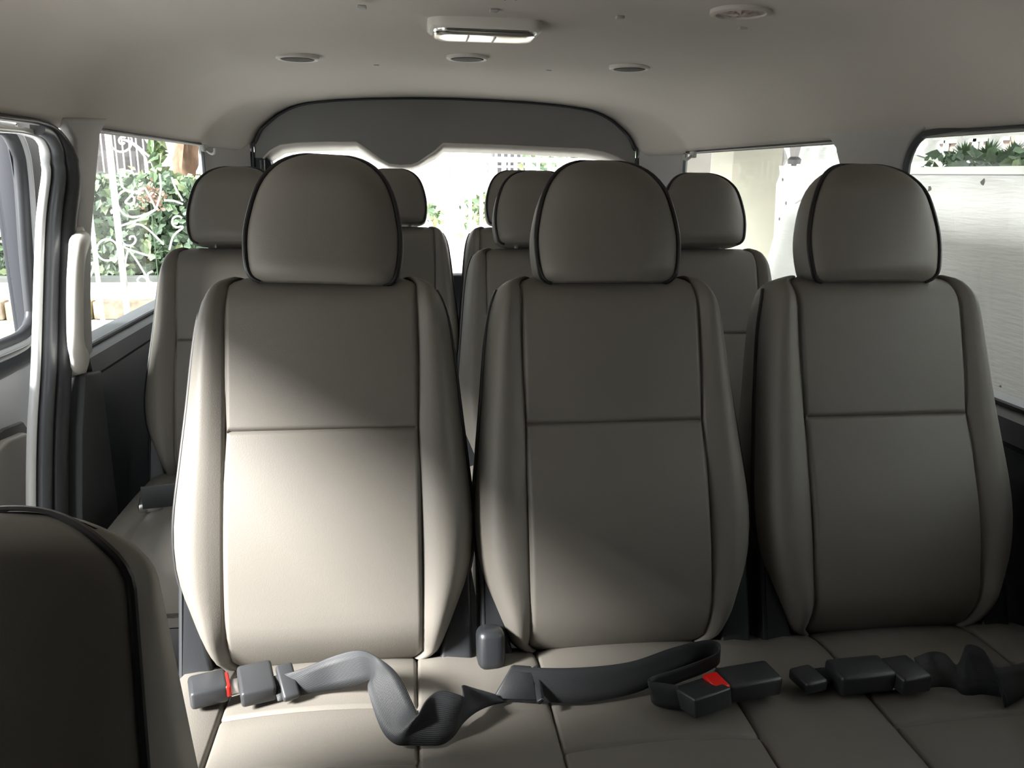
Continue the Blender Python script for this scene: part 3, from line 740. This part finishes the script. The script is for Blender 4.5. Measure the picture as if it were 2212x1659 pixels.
# dry palm-like tree with brown bark and a red flower bush
tr = empty('dry_palm', (-3.55, 14.7, -.5)); tag(tr, 'brown dry-leaved palm trunk beside the hedge, right of the iron gate', 'tree')
BARK = mat('dry_bark', (.42, .27, .19), .9, .1, noise=.5, nscale=4)
P = [onY(400, 470, 14.7), onY(398, 400, 14.7), onY(402, 340, 14.7), onY(410, 250, 14.7)]
P[0].z = -.5
obj('trunk', *tube(cr([p-tr.location for p in P], 6), .20, 12, rf=lambda t: 1+.25*math.sin(t*23)*.3), BARK, tr)
rng = random.Random(5)
for k in range(16):
    a = rng.uniform(0, 2*math.pi); z0 = rng.uniform(.6, 1.9)+.5; l = rng.uniform(.5, .9); dx, dy = math.cos(a), math.sin(a)
    pts = cr([(.1*dx, .1*dy, z0), (.35*dx, .3*dy, z0+.25), (.55*dx*l, .5*dy*l, z0-.1), (.6*dx*l, .55*dy*l, z0-.55)], 5)
    V = []; Fc = []
    for i, p in enumerate(pts):
        f = i/(len(pts)-1); w_ = .10*math.sin(math.pi*(.12+.85*f)); s = Vector((-dy, dx, 0)); V += [p-s*w_, p+s*w_]
    for i in range(len(pts)-1): Fc.append((2*i, 2*i+1, 2*i+3, 2*i+2))
    obj('dry_frond', V, Fc, BARK, tr)
fb = empty('flowering_bush', onY(322, 425, 12.2)); tag(fb, 'clump of reddish flowers in front of the ivy hedge', 'bush')
c0 = fb.location.copy()
foliage('blossoms', lambda r: c0+Vector((r.gauss(0, .11), r.gauss(0, .05), r.gauss(0, .08))), 150, .06, fb, (3, 2, 1), random.Random(6), [mat('blossom_red', (.50, .32, .27), .6), mat('blossom_brown', (.42, .25, .18), .6), LEAFM[1]])
obj('stem', *tube([(0, 0.05, 0), (0, .05, GZ+.15-c0.z)], .008, 6), LEAFM[0], fb)
ban = empty('banana_plant', onY(335, 340, 15.0)); tag(ban, 'bright light-green leafy plant left of the dry palm', 'plant')
c1 = ban.location.copy()
foliage('leaves', lambda r: c1+Vector((r.gauss(0.02, .06), r.gauss(0, .06), r.uniform(-.4, .9))), 50, .26, ban, (0, 2, 5), random.Random(8))
obj('stem', *tube([(0, 0, .6), (0, 0, -1.0)], .05, 8), LEAFM[1], ban)

# white wrought iron gate leaf standing open beside the van tail
GY = 3.6
gt = empty('iron_gate', (-1.6, GY, GZ)); tag(gt, 'white wrought iron gate with scrolls seen through the left quarter window', 'gate')
def gp_(px, py, dy=0): return onY(px, py, GY+dy)-gt.location
def post(pxa, pya, pxb, pyb, r):
    a, b_ = gp_(pxa, pya), gp_(pxb, pyb); x = (a.x+b_.x)/2
    V, Fc = box(x, 0, 1.2, r*2, r*2, 2.4, .003); return obj('post', V, Fc, IRON, gt, angle=30)
post(192, 414, 224, 724, .008); post(236, 300, 275, 690, .011)
for x in (-2.55, -2.30, -2.02, -.95, -.70):
    obj('post', *box(x+1.6, 0, 1.2, .02, .02, 2.4, .003), IRON, gt, angle=30)
for z in (.12, 1.05, 2.38): obj('gate_rail', *box(-.05, 0, z, 2.1, .02, .025, .003), IRON, gt, angle=30)
def scroll(name, pts, r=.0042, sub=5):
    P = cr([gp_(*p) for p in pts], sub); obj(name, *tube(P, r, 6), IRON, gt)
def circ(cx, cy, r, a0=0, a1=360, n=16, shrink=1.0):
    return [(cx+r*(1+(shrink-1)*k/n)*math.cos(R(a0+(a1-a0)*k/n)), cy+r*(1+(shrink-1)*k/n)*math.sin(R(a0+(a1-a0)*k/n))) for k in range(n+1)]
scroll('ring', circ(232, 540, 23))
scroll('scroll', [(240, 300)]+circ(262, 305, 23, 190, -60, 10)+circ(265, 305, 10, -60, -330, 8, .5)); scroll('scroll', [(268, 302), (285, 310), (303, 326), (316, 345), (320, 375)]); scroll('scroll', [(266, 302), (282, 306), (300, 318), (322, 338)])
scroll('scroll', circ(276, 385, 16, -30, -200, 9)+[(264, 403), (278, 414), (297, 414), (313, 405)]); scroll('scroll', [(313, 405), (324, 425), (337, 452)])
scroll('scroll', circ(282, 430, 12, 150, -60, 8, .6)[::-1]+circ(275, 432, 21, -50, -180, 6)[0:]+[(256, 445), (268, 463), (290, 469), (315, 463), (337, 452)])
scroll('scroll', [(257, 489), (285, 480), (310, 470), (337, 452)]); scroll('scroll', [(290, 484), (305, 486), (322, 497), (340, 514), (354, 528)])
scroll('scroll', [(258, 495), (261, 515), (270, 528), (284, 530), (293, 520), (290, 511), (281, 512), (281, 518)]); scroll('scroll', [(262, 518), (268, 530), (277, 538), (335, 557)]); scroll('scroll', [(277, 538), (295, 562), (317, 598)])
scroll('scroll', [(277, 538), (271, 565), (270, 595), (277, 615), (291, 628), (308, 629), (318, 616), (316, 602), (305, 597), (297, 605), (302, 611)]); scroll('scroll', [(330, 586), (320, 592), (322, 606), (330, 612)])
scroll('scroll', [(371, 383), (379, 405), (395, 434)]); scroll('scroll', circ(384, 479, 12, -40, -300, 10)+[(395, 492), (375, 510), (366, 540)]); scroll('scroll', [(355, 433), (375, 434), (395, 441)])
scroll('scroll', [(178, 735), (188, 715), (205, 705), (219, 706), (210, 725), (195, 740)], .003); scroll('scroll', [(205, 566), (190, 572), (180, 577)]); scroll('scroll', [(203, 570), (196, 595), (176, 615)])
for cx, cy in ((2, 480), (2, 510), (-20, 420), (-30, 560)): scroll('scroll', circ(cx, cy, 14, 0, 300, 10, .5))
scroll('scroll', [(345, 375), (348, 405), (344, 430), (337, 452)])


# house straight behind the van
rh = empty('rear_house', (1, 15.5, GZ)); tag(rh, 'overexposed white house with barred windows behind the rear window', 'house')
facing('house_wall', [(345, 900), (345, -100), (1480, -100), (1480, 900)], 15.8, .3, WHITEW, par=rh)
DW = mat('grey_window_pane', (.25, .25, .28), .3, .5)
for (x0, x1, y0, y1) in ((950, 957, 250, 400), (972, 981, 250, 425), (1042, 1055, 250, 480), (1058, 1140, 250, 480)):
    w_ = facing('window', [(x0, y0), (x1, y0), (x1, y1), (x0, y1)], 15.7, .12, DW, par=rh)
    for k in range(int((x1-x0)/14)+1):
        xx = x0+14*k
        if x1-x0 > 20: 
            o = facing('window_bar', [(xx-2.5, y0), (xx+2.5, y0), (xx+2.5, y1), (xx-2.5, y1)], 15.6, .05, IRON, par=rh); 
    if x1-x0 > 10:
        for yy in (346, 360): facing('window_bar', [(x0, yy-2.5), (x1, yy-2.5), (x1, yy+2.5), (x0, yy+2.5)], 15.58, .05, IRON, par=rh)
gtree = empty('garden_tree', onY(1240, 330, 14.2)); tag(gtree, 'sunlit yellow-green tree behind the rear window on the right', 'tree')
c2 = gtree.location.copy()
foliage('leaves', lambda r: c2+Vector((r.uniform(-.95, .95), r.gauss(0, .3), r.gauss(.35, .35))), 420, .20, gtree, (1, 3, 6), random.Random(9))
obj('trunk', *tube([(0.1, 0, .3), (0, 0, -2.0)], .08, 8), BARK, gtree)
for nm, px, py, sp, n_, lb in (('shrub', 1038, 455, .13, 130, 'round green shrub in the bright gap between the rear headrests'), ('shrub', 938, 465, .09, 50, 'faint pale shrub beside the left third-row headrest')):
    sh = empty(nm, onY(px, py, 13.0)); tag(sh, lb, 'shrub'); c3 = sh.location.copy()
    foliage('leaves', lambda r: c3+Vector((r.gauss(0, sp), r.gauss(0, sp), r.gauss(0, sp))), n_, .12, sh, (1, 3, 4), random.Random(n_))
    obj('stem', *tube([(0, 0, 0), (0, 0, GZ-c3.z)], .03, 6), BARK, sh)
fence = empty('white_fence', (2.3, 11.6, GZ)); tag(fence, 'white picket railing across the street behind the rear window', 'fence')
for k in range(28):
    x = -.6+k*.16-1.0; obj('picket', *box(x, 0, 1.05, .05, .03, 1.9, .005), IRON, fence, angle=30)
for z in (.5, 1.72, 1.98): obj('fence_rail', *box(.56, .03, z, 4.5, .03, .07, .005), IRON, fence, angle=30)

# unseen roof added over the driveway to shade the plaster wall
cp = empty('added_shade_roof', (.98, .3, GZ)); struct(cp, 'added unseen roof shading the plaster wall')
obj('shade_sheet', *box(0, 0, 3.15, 2.56, 10.4, .05), CONC, cp, False)
for y in (-4.6, 4.9): obj('shade_post', *box(1.12, y, 1.56, .08, .08, 3.12), CONC, cp, False)
# right: rough plaster boundary wall, beige column, railing and plants above it
WX = 1.70
PL = mat('rough_plaster', (.80, .785, .76), .95, .1, noise=.12, nscale=3)
nt = PL.node_tree; b = nt.nodes['Principled BSDF']; tc = nt.nodes.new('ShaderNodeTexCoord'); mp = nt.nodes.new('ShaderNodeMapping'); mp.inputs['Rotation'].default_value = (R(25), 0, 0); mp.inputs['Scale'].default_value = (1, 1.6, 14)
nz = nt.nodes.new('ShaderNodeTexNoise'); nz.inputs['Scale'].default_value = 6; nz.inputs['Detail'].default_value = 8
bp = nt.nodes.new('ShaderNodeBump'); bp.inputs['Strength'].default_value = .35; bp.inputs['Distance'].default_value = .012
nt.links.new(tc.outputs['Object'], mp.inputs['Vector']); nt.links.new(mp.outputs[0], nz.inputs['Vector']); nt.links.new(nz.outputs['Fac'], bp.inputs['Height']); nt.links.new(bp.outputs['Normal'], b.inputs['Normal'])
bw = empty('boundary_wall', (WX, 0, GZ)); tag(bw, 'rough white plaster boundary wall beside the van', 'wall')
rng = random.Random(11)
topz = []
yv = [-4+.25*k for k in range(33)]
poly = [(-4, 0)]+[(y, 1.812+rng.uniform(-.008, .008)+(.0 if y < 3.4 else .02)) for y in yv]
poly += [(4.02, 1.84), (4.0, 1.80)]
for k in range(14): poly.append((4.02+rng.uniform(-.035, .035), 1.75-k*.13))
poly.append((4.02, 0))
V, Fc = prism(poly, 'x', 0, .16); obj('plaster_body', V, Fc, PL, bw, False)
V, Fc = prism([(-4, 1.80), (3.35, 1.80), (3.38, 1.825), (-4, 1.825)], 'x', -.006, .16); obj('wall_cap', V, Fc, mat('wall_cap_white', (.85, .84, .80), .9, .1), bw, False)
STAIN = mat('mould_stain', (.16, .15, .14), .95, .1)
for k in range(34):
    y = rng.uniform(2.0, 4.0); z = rng.uniform(.6, 1.8); s = rng.uniform(.004, .012)
    n_ = 7; P = [(-.0015, y+s*rng.uniform(.6, 1.3)*math.cos(2*math.pi*j/n_), z+s*rng.uniform(.5, 1.4)*math.sin(2*math.pi*j/n_)) for j in range(n_)]
    obj('stain', P+[(.002, p[1], p[2]) for p in P], [tuple(range(n_)), tuple(range(2*n_-1, n_-1, -1))]+[(j, (j+1) % n_, n_+(j+1) % n_, n_+j) for j in range(n_)], STAIN, bw, False)
obj('broken_coping', *bevelled(prism([(3.40, 1.79), (3.80, 1.66), (3.80, 1.72), (3.46, 1.865), (3.40, 1.865)], 'x', -.01, .16), .004), mat('coping_white', (.85, .82, .80), .8, .2), bw, angle=30)
co = empty('gate_column', (1.83, 4.75, GZ)); tag(co, 'smooth beige concrete column at the end of the plaster wall', 'column')
BEI = mat('beige_paint', (.58, .55, .46), .8, .2, noise=.05, nscale=3)
obj('shaft', *box(0, 0, 1.6, .30, .34, 3.2, .01), BEI, co, angle=30)
sw = empty('street_wall', (1.5, 5.6, GZ)); tag(sw, 'pale wall section with white drainpipe beside the beige column', 'wall')
obj('wall_body', *box(.30, .2, 1.5, .60, .2, 3.0, .01), mat('pale_pinkish_paint', (.62, .57, .53), .8, .2), sw, angle=30)
a = onY(1545, 350, 5.45)-sw.location; obj('drainpipe', *tube([(a.x, -.10, 0), (a.x, -.10, 3.0)], .012, 8), IRON, sw)
a = onY(1580, 350, 5.45)-sw.location; obj('white_cable', *tube(cr([(a.x+.02, -.12, 2.1), (a.x-.02, -.12, 1.95), (a.x, -.12, 1.8), (a.x+.03, -.12, 1.4)], 6), .008, 6), IRON, sw)
# railing with turned white balusters behind the wall
rl = empty('balustrade', (2.9, 3, GZ)); tag(rl, 'white balustrade and grille above the plaster wall', 'railing')
def lathe(prof, n=10): return loft([[Vector((r*math.cos(2*math.pi*k/n), r*math.sin(2*math.pi*k/n), z)) for k in range(n)] for r, z in prof])
bv, bf = lathe([(.045, 0), (.05, .03), (.03, .06), (.05, .16), (.062, .24), (.045, .38), (.028, .55), (.04, .62), (.045, .66)])
bme = None
for k in range(24):
    y = 1.2+.26*k
    if bme is None: o = obj('baluster', bv, bf, IRON, rl); bme = o
    else: o = bme.copy(); COL.objects.link(o); o.parent = rl
    o.location = (0, y-3, 1.92)
for z in (1.90, 2.02, 2.60): obj('rail', *box(0, 1.2, z, .05, 7.0, .035, .006), IRON, rl, angle=30)
for k in range(44): obj('grille_bar', *box(.06, -1.9+.15*k, 2.3, .014, .014, 1.1), IRON, rl, False)
nb = empty('neighbour_house', (6, 3, GZ)); tag(nb, 'neighbouring house with brown windows behind the balustrade', 'house')
obj('house_wall', *box(0, 2, 2.5, .3, 16, 5.0), WHITEW, nb, False)
BRW = mat('brown_window', (.30, .23, .20), .5, .4)
for k in range(7):
    w_ = obj('window', *box(-.16, -4+1.55*k, 2.15, .06, 1.2, 1.3), BRW, nb, False)
    for j in range(1, 5): obj('window_bar', *box(-.22, -4+1.55*k-.6+.24*j, 2.15, .03, .06, 1.3), IRON, nb, False)
    for z in (1.75, 2.2): obj('window_bar', *box(-.22, -4+1.55*k, z, .03, 1.2, .05), IRON, nb, False)
pb = empty('planter_hedge', (2.3, 2.75, GZ)); tag(pb, 'low green hedge growing along the top of the plaster wall', 'hedge')
obj('soil_box', *box(0, -.3, 1.70, .35, 2.4, .20, .01), BEI, pb, angle=30)
foliage('leaves', lambda r: Vector((2.3+r.uniform(-.17, .17), r.uniform(1.2, 3.54), 1.205+r.uniform(-.05, .045))), 1100, .05, pb, (5, 4, 1), random.Random(12))
for i, y in enumerate((3.15, 3.30, 3.45)):
    sp_ = empty('spiky_plant', (2.30, y, 1.235)); tag(sp_, ('spiky green plant on the wall at the right picture edge', 'spiky green plant on the wall between its two neighbours', 'spiky green plant on the wall nearest the pillar')[i], 'plant', 'spiky plants on the plaster wall')
    rr = random.Random(20+i); V = []; Fc = []
    for k in range(46):
        a = rr.uniform(0, 2*math.pi); el = rr.uniform(.3, 1.3); l = rr.uniform(.045, .085); d = Vector((math.cos(a)*math.cos(el), math.sin(a)*math.cos(el), math.sin(el))); s = d.cross(Vector((0, 0, 1))).normalized()*.007
        o_ = len(V); V += [Vector((0, 0, 0)), d*l*.5+s, d*l, d*l*.5-s]; Fc.append((o_, o_+1, o_+2, o_+3))
    lf = obj('leaves', V, Fc, LEAFM[1], sp_, False); lf['kind'] = 'stuff'
    obj('stem', *tube([(0, 0, -.12), (0, 0, .04)], .012, 6), LEAFM[0], sp_)
# lantern and spear finial at the column
ln = empty('garden_lantern', onX(1716, 345, 2.6)); tag(ln, 'small dark garden lantern beyond the broken wall end', 'lantern')
LB = mat('lantern_black', (.05, .045, .05), .5, .4)
k_ = .9
obj('lantern_cage', *lathe([(.035*k_, .02), (.06*k_, .14), (.03*k_, .14)], 6), mat('lantern_glass', (.45, .42, .42), .2, .5), ln, False)
obj('lantern_roof', *lathe([(.075*k_, .14), (.05*k_, .18), (.012*k_, .20)], 6), LB, ln, False)
obj('lantern_foot', *lathe([(.05*k_, -.03), (.055*k_, .0), (.035*k_, .02)], 10), LB, ln)
obj('lantern_post', *tube([(0, 0, -.02), (0, 0, GZ-ln.location.z)], .02, 8), LB, ln)
sf = empty('spear_finial', onX(1688, 345, 2.3)); tag(sf, 'grey spear-shaped railing finial next to the beige column', 'finial')
obj('spear_head', *lathe([(.012, -.06), (.02, -.04), (.045, .0), (.03, .04), (.002, .09)], 4), mat('finial_grey', (.40, .38, .38), .6, .3), sf, False)
obj('spear_post', *tube([(0, 0, -.05), (0, 0, GZ-sf.location.z)], .012, 8), mat('finial_post', (.5, .48, .48), .6, .3), sf)
